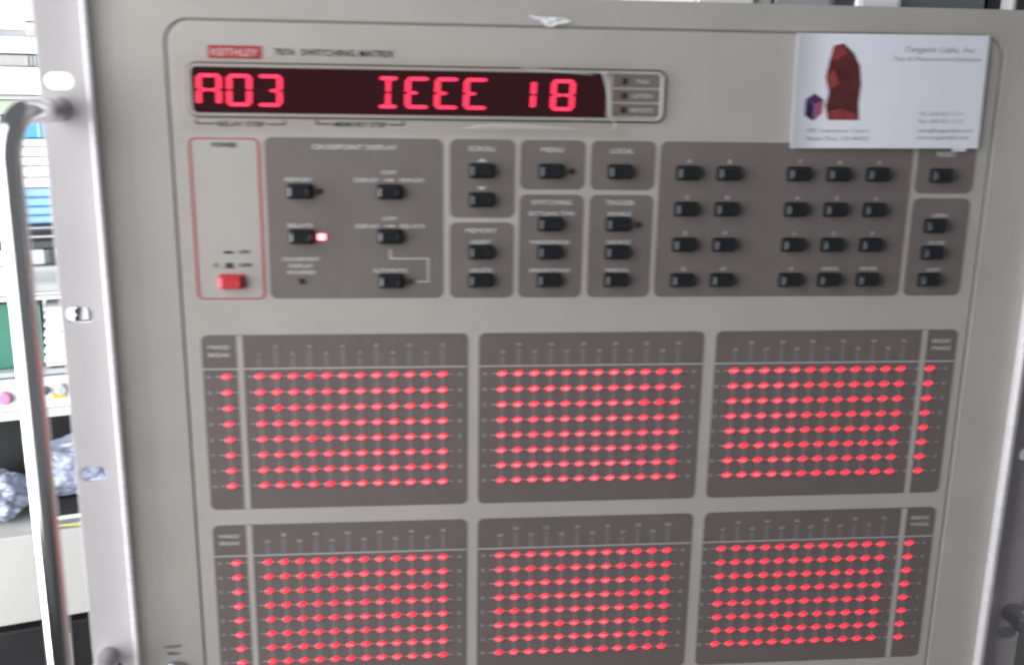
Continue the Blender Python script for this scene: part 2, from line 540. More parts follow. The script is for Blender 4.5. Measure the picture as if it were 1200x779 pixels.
for x, y in ((20.8, -84.1), (20.9, -63.9), (60.3, -84.1), (60.3, -64.0), (60.5, -43.6)):
    key(fx, x, y)
for y in (-93.8, -80.8): key(fs, 101.5, y)
for y in (-56.9, -43.8): key(fm, 101.5, y)
key(fn_, 133.0, -93.8); key(fl_, 164.7, -93.8)
for y in (-69.9, -56.9, -43.8):
    key(fw, 133.2, y); key(ft, 164.7, y)
key(fr_, 318.4, -93.2)
for y in (-69.5, -56.6, -43.5): key(fe, 318.3, y)
names = [['A', 'B', '7', '8', '9'], ['C', 'D', '4', '5', '6'], ['E', 'F', '1', '2', '3'], ['G', 'H', '0', 'CANCEL', 'ENTER']]
for ri, y in enumerate((-93.5, -77.0, -60.4, -43.6)):
    for ci, x in enumerate((196.5, 215.6, 249.0, 268.1, 287.2)):
        key(fp, x, y)
        xs, ys = unpar(x, y, -3.2)
        s = names[ri][ci]
        label(fp, s, xs + 0.4, ys - 5.4, 1.9 if len(s) == 1 else 1.7, None if len(s) == 1 else 8.5)

def small_led(par, x, y, m, wd=2.4, ht=2.4):
    return link('indicator_light', plate(x - wd / 2, x + wd / 2, y - ht / 2, y + ht / 2, 0.35, -0.85, -0.21, 0.2), m, par)
small_led(fx, 29.6, -84.5, 'led_off_red')
small_led(fx, 30.0, -64.3, 'led_hot', 3.2, 2.7)['label'] = 'indicator glowing bright red'
small_led(fx, 20.4, -44.2, 'led_off_red')
small_led(fx, 69.0, -44.0, 'led_off_green')
small_led(fn_, 142.0, -94.1, 'led_off_red')
small_led(ft, 173.6, -70.1, 'led_off_red')

# ---- power section: thin red outline
pw = link('power_outline', holed(rr(-25.7, 4.5, -107.2, -36.0, 3.0, 5), [rr(-24.7, 3.5, -106.7, -36.5, 2.3, 5)], -0.12, -0.005), 'red_print', inst)
label(pw, 'POWER', -10.4, -104.3, 2.0, 10.5, 'black_print')
label(pw, 'I', -16.9, -57.6, 1.8, None, 'grey_print')
label(pw, 'ON', -4.4, -57.6, 1.7, 4.4, 'black_print')
label(pw, 'O', -16.9, -51.6, 1.9, None, 'black_print')
label(pw, 'OFF', -4.0, -51.6, 1.7, 5.6, 'black_print')
link('printed_symbol', poly_print([[(-13.6, -56.8), (-12.4, -58.0), (-9.8, -58.0), (-8.6, -56.8)], [(-13.6, -50.6), (-12.6, -50.6), (-12.6, -52.6), (-9.6, -52.6), (-9.6, -50.6), (-8.6, -50.6), (-8.6, -50.2), (-13.6, -50.2)]], -0.3), 'black_print', pw)
PB = key_mesh('red_plastic')
pb = link('power_button', PB, None, inst)
pb.location = L(*unpar(-10.9, -43.5, -3.2), 0)
pb['label'] = 'red push button'

# ---- grids of red lights
P = 7.62
BX = (0.0, 111.85, 223.7)
FX = ((-25.4, 95.5), (100.6, 208.0), (213.8, 334.7))
def led_mesh(m):
    bm = bmesh.new()
    rings = ((1.0, -0.21), (0.92, -0.62), (0.60, -0.96))
    n = 12
    vl = []
    tilt = math.radians(-17)
    for s, z in rings:
        ring = []
        for k in range(n):
            a = 2 * math.pi * k / n
            x, y = 2.25 * s * math.cos(a), 1.34 * s * math.sin(a)
            x, y = x * math.cos(tilt) - y * math.sin(tilt), x * math.sin(tilt) + y * math.cos(tilt)
            ring.append(bm.verts.new(Vector((x / 1000, z / 1000, -y / 1000))))
        vl.append(ring)
    for a, b in zip(vl, vl[1:]):
        for i in range(n):
            bm.faces.new((a[i], a[(i + 1) % n], b[(i + 1) % n], b[i]))
    for fc in bm.faces:
        fc.material_index = 1
    bm.faces.new(vl[-1])
    bmesh.ops.recalc_face_normals(bm, faces=bm.faces)
    me = bpy.data.meshes.new('light')
    bm.to_mesh(me)
    bm.free()
    for p in me.polygons:
        p.use_smooth = True
    me.materials.append(MATS[m])
    me.materials.append(MATS['led_rim'])
    return me
LEDS = [led_mesh(m) for m in ('led_core_dim', 'led_core', 'led_core_bright')]

def led_view_level(b, c):  # viewing-angle falloff put into each column's glow, plus random dimmer lights
    if b % 3 == 0:
        g_ = 1 if c < 5 else 2
    elif b % 3 == 1:
        g_ = 2 if c < 9 else 1
    else:
        g_ = 1 if c < 5 else 0
    if b >= 3:
        g_ -= 1
    if random.random() < 0.12:
        g_ -= 1
    return max(0, min(2, g_))

rest = []                                  # lights of the lower row, past the limit of single pieces
for b in range(6):
    c, r = b % 3, b // 3
    oy = 92.8 * r
    x0, x1 = FX[c]
    y0, y1 = -19.5 + oy, 65.3 + oy
    f = field('light_field', x0, x1, y0, y1, 'field_dark', 3.0)
    f['label'] = ('field with a side column of lights and twelve columns', 'field with twelve columns of lights', 'field with twelve columns of lights and a side column')[c]
    cols = [BX[c] + P * k for k in range(12)]
    left, right = x0, x1
    bars = []
    if c == 0:
        bars.append((-9.6, -6.9, y0 + 0.2, y1 - 0.2)); left = -6.9
    if c == 2:
        bars.append((316.6, 319.4, y0 + 0.2, y1 - 0.2)); right = 316.6
    hl = -3.6 + oy
    link('printed_rule', strips([(x0 + 0.1, x1 - 0.1, hl - 0.3, hl + 0.3)], -0.26), 'grey_print', f)
    if bars:
        link('field_divider', strips(bars, -0.30), 'inner_paint', f)
    rows = [oy + P * k for k in range(8)]
    # column strips and numbers
    rects, nums = [], []
    for k, x in enumerate(cols):
        num = 36 * r + 12 * c + k + 1
        top = (-12.2 if k % 2 else -8.6) + oy
        rects.append((x - 1.05, x + 1.05, top, hl - 0.5))
        rects.append((x - 0.95, x + 0.95, rows[0], rows[7]))
        nums.append(text_mesh(str(num), x, top - 1.9, 1.8, -0.29, None, 0.008))
    link('column_strips', strips(rects, -0.24), 'field_strip', f)
    link('column_numbers', join_meshes(nums), 'grey_print', f)
    lines, lets = [], []
    for k, y in enumerate(rows):
        lines.append((cols[0] - 5.2, cols[11] + 5.0, y - 0.17, y + 0.17))
        s = 'ABCDEFGH'[k]
        lets.append(text_mesh(s, cols[11] + 8.2, y, 1.8, -0.29, None, 0.008))
        if c != 0:
            lets.append(text_mesh(s, cols[0] - 8.2, y, 1.8, -0.29, None, 0.008))
    extra = None
    if c == 0: extra = -14.85
    if c == 2: extra = 322.5
    if extra is not None:
        for k, y in enumerate(rows):
            lines.append((max(extra - 5, x0 + 3), min(extra + 5, x1 - 3), y - 0.17, y + 0.17))
            lets.append(text_mesh('ABCDEFGH'[k], extra + (-8 if c == 0 else 8), y, 1.7, -0.29, None, 0.008))
        link('column_strips', strips([(extra - 0.9, extra + 0.9, rows[0], rows[7])], -0.24), 'field_strip', f)
        cx = (x0 - 9.6) / 2 if c == 0 else (x1 + 319.4) / 2
        for i, s in enumerate(('MAKE/', 'BREAK') if c == 0 else ('BREAK/', 'MAKE')):
            link('printed_label', text_mesh(s, cx, y0 + 5.6 + 3.6 * i, 2.0, -0.29, 9.6, 0.012), 'white_print', f)
    link('row_lines', strips(lines, -0.275), 'grey_print', f)
    link('row_letters', join_meshes(lets), 'grey_print', f)
    for y in rows:
        for k, x in enumerate(cols + ([extra] if extra is not None else [])):
            gr = led_view_level(b, k) if k < 12 else (1 if c == 0 else 0)
            if r == 0:
                o = link('red_light', LEDS[gr], None, f)
                o.location = L(x, y, 0)
            else:
                rest.append((x, y, gr))
bm = bmesh.new()
for x, y, gr in rest:
    n0 = len(bm.faces)
    bm.from_mesh(LEDS[gr])
    bm.verts.ensure_lookup_table(); bm.faces.ensure_lookup_table()
    for v in bm.verts[-36:]:
        v.co += L(x, y, 0)
    for fc in bm.faces[n0:]:
        fc.material_index = 3 if fc.material_index == 1 else gr
me = bpy.data.meshes.new('lights')
bm.to_mesh(me); bm.free()
for m in ('led_core_dim', 'led_core', 'led_core_bright', 'led_rim'):
    me.materials.append(MATS[m])
o = link('red_lights', me, None, inst)
o['kind'] = 'stuff'
o['label'] = 'red lights of the lower grids'

# ---- socket at the lower left corner of the panel
jx, jy = -47.0, 150.6
jk = link('socket', tube([L(jx, jy, 3.9), L(jx, jy, -2.2), L(jx, jy, -2.8)], [0.0066, 0.0066, 0.0058], 28), 'steel', inst)
link('socket_core', tube([L(jx, jy, -2.81), L(jx, jy, -3.1)], 0.0042, 20), 'well_black', jk)
link('socket_tip', tube([L(jx, jy, -3.11), L(jx, jy, -3.9)], [0.0022, 0.0018], 14), 'steel', jk)
link('printed_label', text_mesh('LIGHT', -47.2, 136.0, 1.8, -0.1, 8.0, 0.012), 'black_print', sur)
link('printed_label', text_mesh('PEN', -47.3, 139.9, 1.8, -0.1, 5.4, 0.012), 'black_print', sur)

# ------------------------------------------------------------------ things on the instrument
# business card: slightly bowed sheet, stuck over the upper right corner
card = empty('business_card', world(286.5, -131, -0.6), 'white business card with red brown emblem taped over the panel corner', 'card')
CWID, CHEI = 90.4, 50.2
def cfn(x, y, z=0.0):                      # card millimetres (x right, y down from the card's top left)
    u = x / CWID
    lift = 1.6 * (1 - min(1, u / 0.16)) ** 2 + 0.7 * math.sin(math.pi * u)
    a = math.radians(0.9)
    xx, yy = x - CWID / 2, y - CHEI / 2
    xx, yy = xx * math.cos(a) + 0.018 * yy, yy * math.cos(a) - 0.008 * xx
    return Vector((xx / 1000, (z - lift - 1.3) / 1000, -yy / 1000))
def card_sheet():
    nx, ny = 30, 4
    bm = bmesh.new()
    for z in (0.0, 0.35):
        gv = [[bm.verts.new(cfn(CWID * i / nx, CHEI * j / ny, z)) for i in range(nx + 1)] for j in range(ny + 1)]
        for j in range(ny):
            for i in range(nx):
                bm.faces.new((gv[j][i], gv[j][i + 1], gv[j + 1][i + 1], gv[j + 1][i]))
    geom = bmesh.ops.bridge_loops(bm, edges=[e for e in bm.edges if e.is_boundary])
    bmesh.ops.recalc_face_normals(bm, faces=bm.faces)
    me = bpy.data.meshes.new('sheet')
    bm.to_mesh(me); bm.free()
    return me
link('sheet', card_sheet(), 'card_paper', card)
link('tape_tab', box_mesh(0.0335, 0.0400, -0.0011, -0.0009, -0.0262, -0.0225), 'tape_white', card)
def ink(s, x, y, h, wd, align='L'):
    link('printed_text', text_mesh(s, x, y, h, -0.08, wd, 0.0, 0.25, align, cfn), 'card_ink', card)
ink('Tangent Labs, Inc.', 50.5, 6.3, 2.5, 34)
ink('Test & Measurement Solutions', 45.5, 10.4, 1.9, 42)
ink('595 Lawrence Court', 7.0, 42.2, 1.9, 30)
ink('Menlo Park, CA 94025', 7.0, 45.8, 1.9, 30)
ink('Tel: 650-521-1111', 60.0, 34.6, 1.7, 21.5)
ink('Fax: 650-521-1112', 60.0, 37.9, 1.7, 21.5)
ink('sales@tangentlabs.com', 60.0, 42.0, 1.8, 27)
ink('www.tangentlabs.com', 60.0, 45.2, 1.8, 25)
# plain stand-in emblem: a rough boulder-like red brown mark, and a small violet cube
def blob(pts): return pts
em = [(17.4, 5.2), (22.0, 4.2), (27.0, 8.4), (30.2, 14.0), (31.4, 22.0), (30.8, 30.0), (31.6, 37.6),
      (17.0, 37.6), (15.4, 31.6), (16.6, 25.4), (14.6, 19.0), (16.0, 11.4)]
link('emblem', poly_print([em], -0.07, cfn), 'ink_brown', card)
link('emblem', poly_print([[(17.4, 5.6), (21.8, 4.7), (23.6, 8.4), (19.0, 11.6), (16.6, 10.8)],
                           [(15.0, 19.0), (18.2, 15.2), (21.0, 21.6), (17.0, 24.6)],
                           [(17.2, 37.4), (16.6, 34.0), (22.6, 32.6), (28.8, 34.4), (31.2, 37.4)]], -0.09, cfn), 'ink_red', card)
link('emblem', poly_print([[(6.0, 28.4), (10.0, 26.0), (14.6, 28.8), (10.4, 31.0)]], -0.09, cfn), 'ink_violet', card)
link('emblem', poly_print([[(6.0, 28.5), (10.3, 31.1), (10.1, 38.2), (5.8, 35.6)]], -0.09, cfn), 'ink_indigo', card)
link('emblem', poly_print([[(10.5, 31.1), (14.6, 28.9), (14.0, 34.6), (10.3, 38.0)]], -0.09, cfn), 'ink_pink', card)

# torn scrap of white tape on the upper edge of the groove
def scrap(name, pts, z0, amp, label_, cat, m='tape_white', seed=3):
    c = (sum(p[0] for p in pts) / len(pts), sum(p[1] for p in pts) / len(pts))
    o = empty(name, world(c[0], c[1], z0), label_, cat)
    bm = bmesh.new()
    rnd = random.Random(seed)
    def mk(x, y, z): return bm.verts.new(Vector(((x - c[0]) / 1000, z / 1000, -(y - c[1]) / 1000)))
    top, mid, back = [], [], []
    for x, y in pts:
        dz = -amp * rnd.random()
        top.append(mk(x, y, dz)); back.append(mk(x, y, dz + 0.15))
        mid.append(mk(c[0] + (x - c[0]) * 0.5, c[1] + (y - c[1]) * 0.5, -amp * rnd.random()))
    ctr = mk(c[0], c[1], -amp * 0.7)
    n = len(pts)
    for i in range(n):
        j = (i + 1) % n
        bm.faces.new((top[i], top[j], mid[j], mid[i]))
        bm.faces.new((mid[i], mid[j], ctr))
        bm.faces.new((top[j], top[i], back[i], back[j]))
    bmesh.ops.recalc_face_normals(bm, faces=bm.faces)
    me = bpy.data.meshes.new('scrap')
    bm.to_mesh(me); bm.free()
    link('scrap', me, m, o)
    return o
scrap('torn_tape', [(120.9, -161.0), (125.5, -160.3), (131.0, -160.2), (136.0, -160.2), (140.3, -158.6), (137.5, -157.6), (133.6, -157.2),
                    (131.0, -155.8), (129.4, -156.3), (126.6, -158.3), (123.7, -159.0)], -0.3, 0.8,
      'small torn scrap of white tape on the edge above the display', 'tape')

# clear film laid over the display, loose and creased at its right end
film = empty('clear_film', world(66, -125, -1.5), 'clear plastic film stuck over the red display, creased at its right end', 'film')
def film_sheet():
    nx, ny = 80, 14
    bm = bmesh.new()
    gv = []
    for j in range(ny + 1):
        row = []
        for i in range(nx + 1):
            u, v = i / nx, j / ny
            xr = 160.5 + 4.5 * v
            x = -29.5 + (xr + 29.5) * u
            y = -141.5 + 32.0 * v
            z = -1.55 + 0.9 * max(0, (v - 0.80) / 0.20) + 0.06 * noise.noise(Vector((x * 0.05, y * 0.09, 0)))
            if u > 0.93:
                z -= 0.7 * ((u - 0.93) / 0.07) ** 2 * (0.6 + noise.noise(Vector((x * 0.3, y * 0.25, 3))))
            z -= 0.55 * math.exp(-((y + 113.0 + 0.03 * (x - 100)) / 1.1) ** 2) * max(0, min(1, (x - 92) / 20)) * max(0, min(1, (158 - x) / 25))
            row.append(bm.verts.new(Vector(((x - 66) / 1000, (z + 1.5) / 1000, -(y + 125) / 1000))))
        gv.append(row)
    for j in range(ny):
        for i in range(nx):
            bm.faces.new((gv[j][i], gv[j][i + 1], gv[j + 1][i + 1], gv[j + 1][i]))
    me = bpy.data.meshes.new('film')
    bm.to_mesh(me); bm.free()
    for p in me.polygons: p.use_smooth = True
    return me
fsheet = link('film_sheet', film_sheet(), 'clear_film', film)
def ffn(x, y, z): return Vector(((x - 66) / 1000, (z + 1.5) / 1000, -(y + 125) / 1000))
def glare_ridge(spine):                         # glare on a film fold, painted white: pointed ridge along a spine of (x, y, half width, height)
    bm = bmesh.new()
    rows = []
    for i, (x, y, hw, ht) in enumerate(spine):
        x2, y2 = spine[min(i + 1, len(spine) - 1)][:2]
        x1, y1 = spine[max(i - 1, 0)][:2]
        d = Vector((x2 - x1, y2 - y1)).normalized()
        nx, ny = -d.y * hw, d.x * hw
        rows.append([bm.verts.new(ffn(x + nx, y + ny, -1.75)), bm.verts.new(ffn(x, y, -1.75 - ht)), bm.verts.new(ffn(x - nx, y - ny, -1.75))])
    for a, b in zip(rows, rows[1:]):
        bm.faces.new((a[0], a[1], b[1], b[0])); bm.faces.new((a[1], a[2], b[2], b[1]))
    me = bpy.data.meshes.new('glare_ridge'); bm.to_mesh(me); bm.free()
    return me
mat('glare_white', (0.86, 0.86, 0.88), 0.2, alpha=0.28)  # pale see-through colour standing in for glare on the film
link('crease_glare', glare_ridge([(92, -112.2, 0.1, 0.1), (100, -113.4, 0.9, 0.5), (115, -113.7, 1.2, 0.6), (130, -113.3, 0.8, 0.5), (145, -112.8, 0.2, 0.1)]), 'glare_white', film)
link('crease_glare', glare_ridge([(155.6, -137.6, 1.9, 0.6), (156.6, -133.6, 1.3, 0.6), (157.4, -128.0, 0.5, 0.4), (158.2, -119.0, 0.3, 0.2), (161.5, -114.6, 0.7, 0.3), (158, -112.0, 0.2, 0.1)]), 'glare_white', film)
link('crease_glare', glare_ridge([(118, -138.6, 0.2, 0.1), (126, -138.0, 0.7, 0.3), (133, -137.6, 0.5, 0.3), (150, -136.2, 0.3, 0.2)]), 'glare_white', film)

#BACKGROUND
# ------------------------------------------------------------------ background: open shelves behind, to the left
TH = math.radians(17)
SU = Vector((math.cos(TH), math.sin(TH), 0))       # along the shelf front
SN = Vector((-math.sin(TH), math.cos(TH), 0))      # into the shelf
CAMW = world(*CAM_C)
def ray(px, py):
    d = [(px - 600) / F_PX, (py - 389.5) / F_PX, 1.0]
    v = axis(CAM_R[0]) * d[0] + axis(CAM_R[1]) * d[1] + axis(CAM_R[2]) * d[2]
    return v
SO = CAMW + ray(50, 400) * 1.40                    # shelf front: about 1.4 m away, drawers then come out 12 cm high
def on_shelf(px, py):                              # photo point -> (along, height) on the shelf front
    d = ray(px, py)
    p = CAMW + d * ((SO - CAMW).dot(SN) / d.dot(SN))
    return (p - SO).dot(SU), p.z
def su(px, py=400): return on_shelf(px, 400 if px in (-80, 150) else py)[0]
def sz(py, px=50): return on_shelf(px, py)[1]

mat('white_gloss', (0.84, 0.85, 0.86), 0.35, var=0.02, scale=20)
mat('off_white', (0.43, 0.43, 0.41), 0.5, var=0.03, scale=15)
mat('grey_edge', (0.42, 0.44, 0.46), 0.4, var=0.05, scale=30)
mat('pale_grey', (0.60, 0.61, 0.62), 0.45, var=0.04, scale=30)
mat('dark_grey', (0.075, 0.08, 0.09), 0.4, var=0.1, scale=30)
mat('black_case', (0.012, 0.012, 0.013), 0.5, var=0.2, scale=20)
mat('blue_cloth', (0.28, 0.50, 0.80), 0.8, var=0.10, scale=40, bump=0.6, bump_scale=500)
mat('white_cloth', (0.82, 0.80, 0.80), 0.8, var=0.03, scale=40, bump=0.6, bump_scale=500)
mat('blue_plastic', (0.10, 0.38, 0.82), 0.3, var=0.05, scale=30)
mat('green_card', (0.05, 0.19, 0.135), 0.5, var=0.08, scale=25)
mat('pale_green', (0.48, 0.60, 0.42), 0.5, var=0.08, scale=25)
mat('yellow_label', (0.80, 0.52, 0.05), 0.5)
mat('pink_plastic', (0.72, 0.25, 0.42), 0.4)
mat('bag_plastic', (0.30, 0.34, 0.44), 0.3, var=0.3, scale=30, coat=0.3)
mat('clear_plastic', (0.80, 0.84, 0.85), 0.15, trans=0.75)
mat('yellow_wire', (0.65, 0.58, 0.12), 0.4)
mat('olive_grey', (0.17, 0.19, 0.16), 0.5, var=0.12, scale=25)
mat('slate', (0.16, 0.185, 0.19), 0.45, var=0.1, scale=25)

def bthing(name, label_, cat, px0, px1, pyb, back=0.0, group=None):
    """an Empty standing on the shelf at photo height pyb, spanning px0..px1"""
    u0, u1 = su(px0, pyb - 12), su(px1, pyb - 12)
    z = sz(pyb)
    uc = (u0 + u1) / 2
    o = empty(name, SO + SU * uc + SN * back + Vector((0, 0, z - SO.z)), label_, cat, group, TH)
    o['w'] = u1 - u0
    del o['w']
    return o, (u1 - u0) / 2, z

def bbox(o, name, m, x0, x1, y0, y1, z0, z1, bev=0.002):
    return link(name, box_mesh(x0, x1, y0, y1, z0, z1, bev), m, o)

G = 0.0006
XL, XRR = -80, 150
# the shelf unit: boards and posts
unit, hw, zb = bthing('shelf_unit', 'pale open shelf unit full of boxes and cloths behind the instrument', 'shelf', XL, XRR, 620)
z_of = lambda py: sz(py) - zb
boards = [(112, 116, 'grey_edge'), (347, 352, 'white_gloss'), (433, 440, 'grey_edge'), (478, 490, 'pale_grey')]
for a, b, m in boards:
    bbox(unit, 'shelf_board', m, -hw, hw, 0.0, 0.26, z_of(b) + G, z_of(a) - G)
for x in (-hw - 0.021, hw + 0.001):
    bbox(unit, 'post', 'pale_grey', x, x + 0.02, 0.20, 0.262, -0.02, z_of(-120))
# drawer cabinet below: its off-white front and the dark space under it
cabz0, cabz1 = sz(722), sz(621)
cb = empty('drawer_cabinet', SO + SU * (su(XL) + hw) + Vector((0, 0, cabz0 - SO.z)), 'plain off white drawer front over a dark gap below the shelves', 'cabinet', None, TH)
bbox(cb, 'drawer_front', 'off_white', -hw, hw, -0.010, 0.012, 0, cabz1 - cabz0)
bbox(cb, 'carcass', 'off_white', -hw, hw, 0.0125, 0.27, 0.0, cabz1 - cabz0 - 0.001)
for x in (-hw, hw - 0.04):
    bbox(cb, 'leg', 'black_case', x, x + 0.04, 0.20, 0.24, -0.80 - cabz0, -0.0005)
kz = -0.80
ks, khw, _ = bthing('equipment_case', 'black equipment case standing on the floor under the off white drawer', 'case', XL, 150, 900, 0.03)
ks.location.z = kz
bbox(ks, 'case_body', 'black_case', -khw, khw, 0.0, 0.16, 0.0, cabz0 - kz - 0.03, 0.006)
bbox(ks, 'edge_strip', 'grey_edge', su(78, 750) - su(XL) - khw, su(81, 750) - su(XL) - khw, -0.004, -0.0005, 0.02, cabz0 - kz - 0.05, 0.0005)

# top: white board with grey lower edge, and a grey post beside it
t, h, z = bthing('white_board', 'bright white board with a thin grey lower edge above the shelves', 'board', XL, 27, 43, 0.05)
bbox(t, 'board_face', 'white_gloss', -h, h, 0.0, 0.02, 0.009, 0.16)
bbox(t, 'lower_edge', 'grey_edge', -h, h, -0.004, 0.022, 0.0005, 0.0085, 0.001)
t, h, z = bthing('grey_block', 'pale grey block with a dark seam beside the white board', 'block', 28, 60, 43, 0.03)
bbox(t, 'block_body', 'pale_grey', -h, h, 0.0, 0.08, 0.0005, 0.045)
bbox(t, 'seam', 'dark_grey', -h, h, -0.001, -0.0003, 0.019, 0.0205, 0)
t, h, z = bthing('white_carton', 'low white carton under the white board', 'carton', XL, 150, 64, 0.0)
bbox(t, 'carton_body', 'white_gloss', -h, h, 0.0, 0.2, 0.0005, sz(44) - z)
t, h, z = bthing('grey_carton', 'pale grey carton with a ribbed end between two white cartons', 'carton', XL, 150, 79, 0.01)
bbox(t, 'carton_body', 'off_white', -h, h, 0.0, 0.2, 0.0005, sz(65) - z)
for i in range(6):
    x = su(30 + i * 5, 72) - su(XL) - h
    bbox(t, 'rib', 'grey_edge', x, x + 0.003, -0.003, -0.0005, 0.002, sz(66) - z, 0.0005)
t, h, z = bthing('white_box', 'plain white box standing directly on the upper shelf board', 'box', XL, 150, 112, 0.0)
bbox(t, 'box_body', 'white_gloss', -h, h, 0.0, 0.22, 0.0005, sz(79.5) - z)
bbox(t, 'lid', 'white_gloss', -h - 0.001, h + 0.001, -0.002, 0.221, sz(88) - z, sz(79.6) - z + 0.0003)

# second bay, from the bottom up
t, h, z = bthing('clear_bin', 'clear plastic bin with a white lower rim on the shelf', 'bin', 26, 75, 347, 0.01)
bbox(t, 'bin_body', 'clear_plastic', -h, h, 0.0, 0.10, 0.004, sz(313) - z)
bbox(t, 'lower_rim', 'white_gloss', -h - 0.002, h + 0.002, -0.003, 0.102, 0.0005, 0.0038, 0.001)
t, h, z = bthing('white_bin', 'white plastic bin beside the clear bin', 'bin', XL, 24, 347, 0.01)
bbox(t, 'bin_body', 'white_gloss', -h, h, 0.0, 0.12, 0.0005, sz(313) - z)
t, h, z = bthing('small_grey_device', 'small light grey device with a dark end cap on the clear bin', 'device', 24, 64, 312.6, 0.015)
bbox(t, 'device_body', 'pale_grey', -h, h * 0.45, 0.0, 0.08, 0.0005, sz(293.5) - z, 0.004)
bbox(t, 'end_cap', 'dark_grey', h * 0.46, h, 0.0, 0.08, 0.0005, sz(293.5) - z, 0.003)
t, h, z = bthing('white_tub', 'white tub on the white plastic bin', 'tub', XL, 22, 312.6, 0.015)
bbox(t, 'tub_body', 'white_gloss', -h, h, 0.0, 0.12, 0.0005, sz(293.5) - z, 0.004)
t, h, z = bthing('dark_instrument', 'dark grey slotted instrument under the blue folded cloths', 'instrument', XL, 150, 293, 0.01)
bbox(t, 'case', 'dark_grey', -h, h, 0.0, 0.2, 0.0005, sz(265.5) - z, 0.003)
for a, b, m in ((272, 275, 'black_case'), (267, 269, 'grey_edge'), (281, 283.5, 'black_case'), (277, 279.5, 'grey_edge')):
    bbox(t, 'slot_strip', m, -h + 0.004, h - 0.004, -0.0022, -0.0004, sz(b) - z, sz(a) - z, 0.0006)

def folded(name, label_, a, b, m, group, px0=XL, px1=150):
    t, h, z = bthing(name, label_, 'cloth', px0, px1, b, 0.012 + 0.006 * random.random(), group)
    hh = sz(a) - z
    bm = bmesh.new()
    nx, nr = 18, 6
    loops = []
    for i in range(nx + 1):
        x = -h + 2 * h * i / nx
        lp = []
        w_ = 0.002 * noise.noise(Vector((x * 30, a, 0)))
        for k in range(nr + 1):
            an = math.pi * (0.5 + k / nr)
            lp.append(Vector((x, hh / 2 * (1 + math.cos(an)) + w_, hh / 2 + (hh / 2 - 0.0004) * math.sin(an))))
        lp.append(Vector((x, 0.18, 0.0004)))
        lp.append(Vector((x, 0.18, hh - 0.0004)))
        loops.append([bm.verts.new(p) for p in lp])
    n = len(loops[0])
    for p, q in zip(loops, loops[1:]):
        for i in range(n):
            bm.faces.new((p[i], p[(i + 1) % n], q[(i + 1) % n], q[i]))
    bm.faces.new(loops[0]); bm.faces.new(list(reversed(loops[-1])))
    bmesh.ops.recalc_face_normals(bm, faces=bm.faces)
    me = bpy.data.meshes.new('cloth'); bm.to_mesh(me); bm.free()
    for p in me.polygons: p.use_smooth = len(p.vertices) == 4
    link('cloth_fold', me, m, t)
BLUE = ('blue folded cloth lying directly on the dark slotted instrument', 'blue folded cloth, second up from the dark slotted instrument',
        'blue folded cloth, third up from the dark slotted instrument', 'blue folded cloth touching the lowest white cloth')
WHITE = ('white folded cloth lying directly on the blue cloths', 'white folded cloth, second up from the blue cloths', 'white folded cloth, middle of the white stack',
         'white folded cloth, second down from the bright blue box', 'white folded cloth directly under the bright blue box')
ORD = ('lowest', 'second lowest', 'third lowest', 'middle', 'third highest', 'second highest', 'topmost')
ys = [265, 254.5, 244, 233, 222]
for i in range(4):
    folded('folded_cloth', BLUE[i], ys[i + 1], ys[i], 'blue_cloth', 'blue folded cloths')
ys = [222, 209, 196, 185, 173, 163]
for i in range(5):
    folded('folded_cloth', WHITE[i], ys[i + 1], ys[i], 'white_cloth', 'white folded cloths')
t, h, z = bthing('blue_box', 'bright blue box lying on the white folded cloths', 'box', 6, 58, 162.5, 0.015)
bbox(t, 'box_body', 'blue_plastic', -h, h, 0.0, 0.1, 0.0005, sz(137) - z, 0.003)
bbox(t, 'seam', 'white_gloss', h * 0.45, h * 0.5, -0.001, -0.0003, 0.001, sz(137.5) - z, 0)
t, h, z = bthing('white_roll', 'white packet beside the bright blue box', 'packet', XL, 4, 162.5, 0.015)
bbox(t, 'packet_body', 'white_cloth', -h, h, 0.0, 0.1, 0.0005, sz(136) - z, 0.006)
t, h, z = bthing('green_packet', 'pale green packet lying on the bright blue box', 'packet', XL, 150, 136.2, 0.02)
bbox(t, 'packet_body', 'pale_green', -h, h, 0.0, 0.1, 0.0005, sz(118) - z, 0.003)

# third bay: green board and a pile of white trays
t, h, z = bthing('green_binder', 'dark green binder with a pale spine edge beside the white trays', 'binder', XL, 47, 433, 0.02)
bbox(t, 'binder_cover', 'green_card', -h, h, 0.0, 0.10, 0.0005, sz(357) - z, 0.002)
bbox(t, 'spine', 'green_card', h + 0.0005, h + 0.004, 0.0, 0.10, 0.0005, sz(360) - z, 0.001)
ty = [431 - 10.0 * i for i in range(8)]
for i in range(7):
    t, h, z = bthing('white_tray', 'shallow white tray, %s of the pile beside the green binder' % (ORD[i] if i != 3 else 'the middle one'), 'tray', 51, 150 if i < 5 else 90, ty[i], 0.004 * (i % 3), 'piled white trays')
    hh = sz(ty[i + 1]) - z
    bbox(t, 'tray_body', 'white_gloss', -h + 0.003, h - 0.003, 0.004, 0.15, 0.0004, hh * 0.6, 0.001)
    bbox(t, 'tray_rim', 'white_gloss', -h, h, 0.0, 0.153, hh * 0.6 + 0.0003, hh - 0.0004, 0.001)
t, h, z = bthing('slate_block', 'small slate grey block on the tray pile beside its two top trays', 'block', 93, 150, ty[5], 0.01)
bbox(t, 'block_body', 'slate', -h, h, 0.0, 0.1, 0.0005, sz(ty[7]) - z, 0.003)
bbox(t, 'pale_stripe', 'pale_grey', -h + 0.004, -h + 0.012, -0.0015, -0.0003, 0.002, sz(ty[7]) - z - 0.002, 0)
t, h, z = bthing('tray_base', 'dark foot plate under the pile of white trays', 'plate', 56, 150, 433, 0.01)
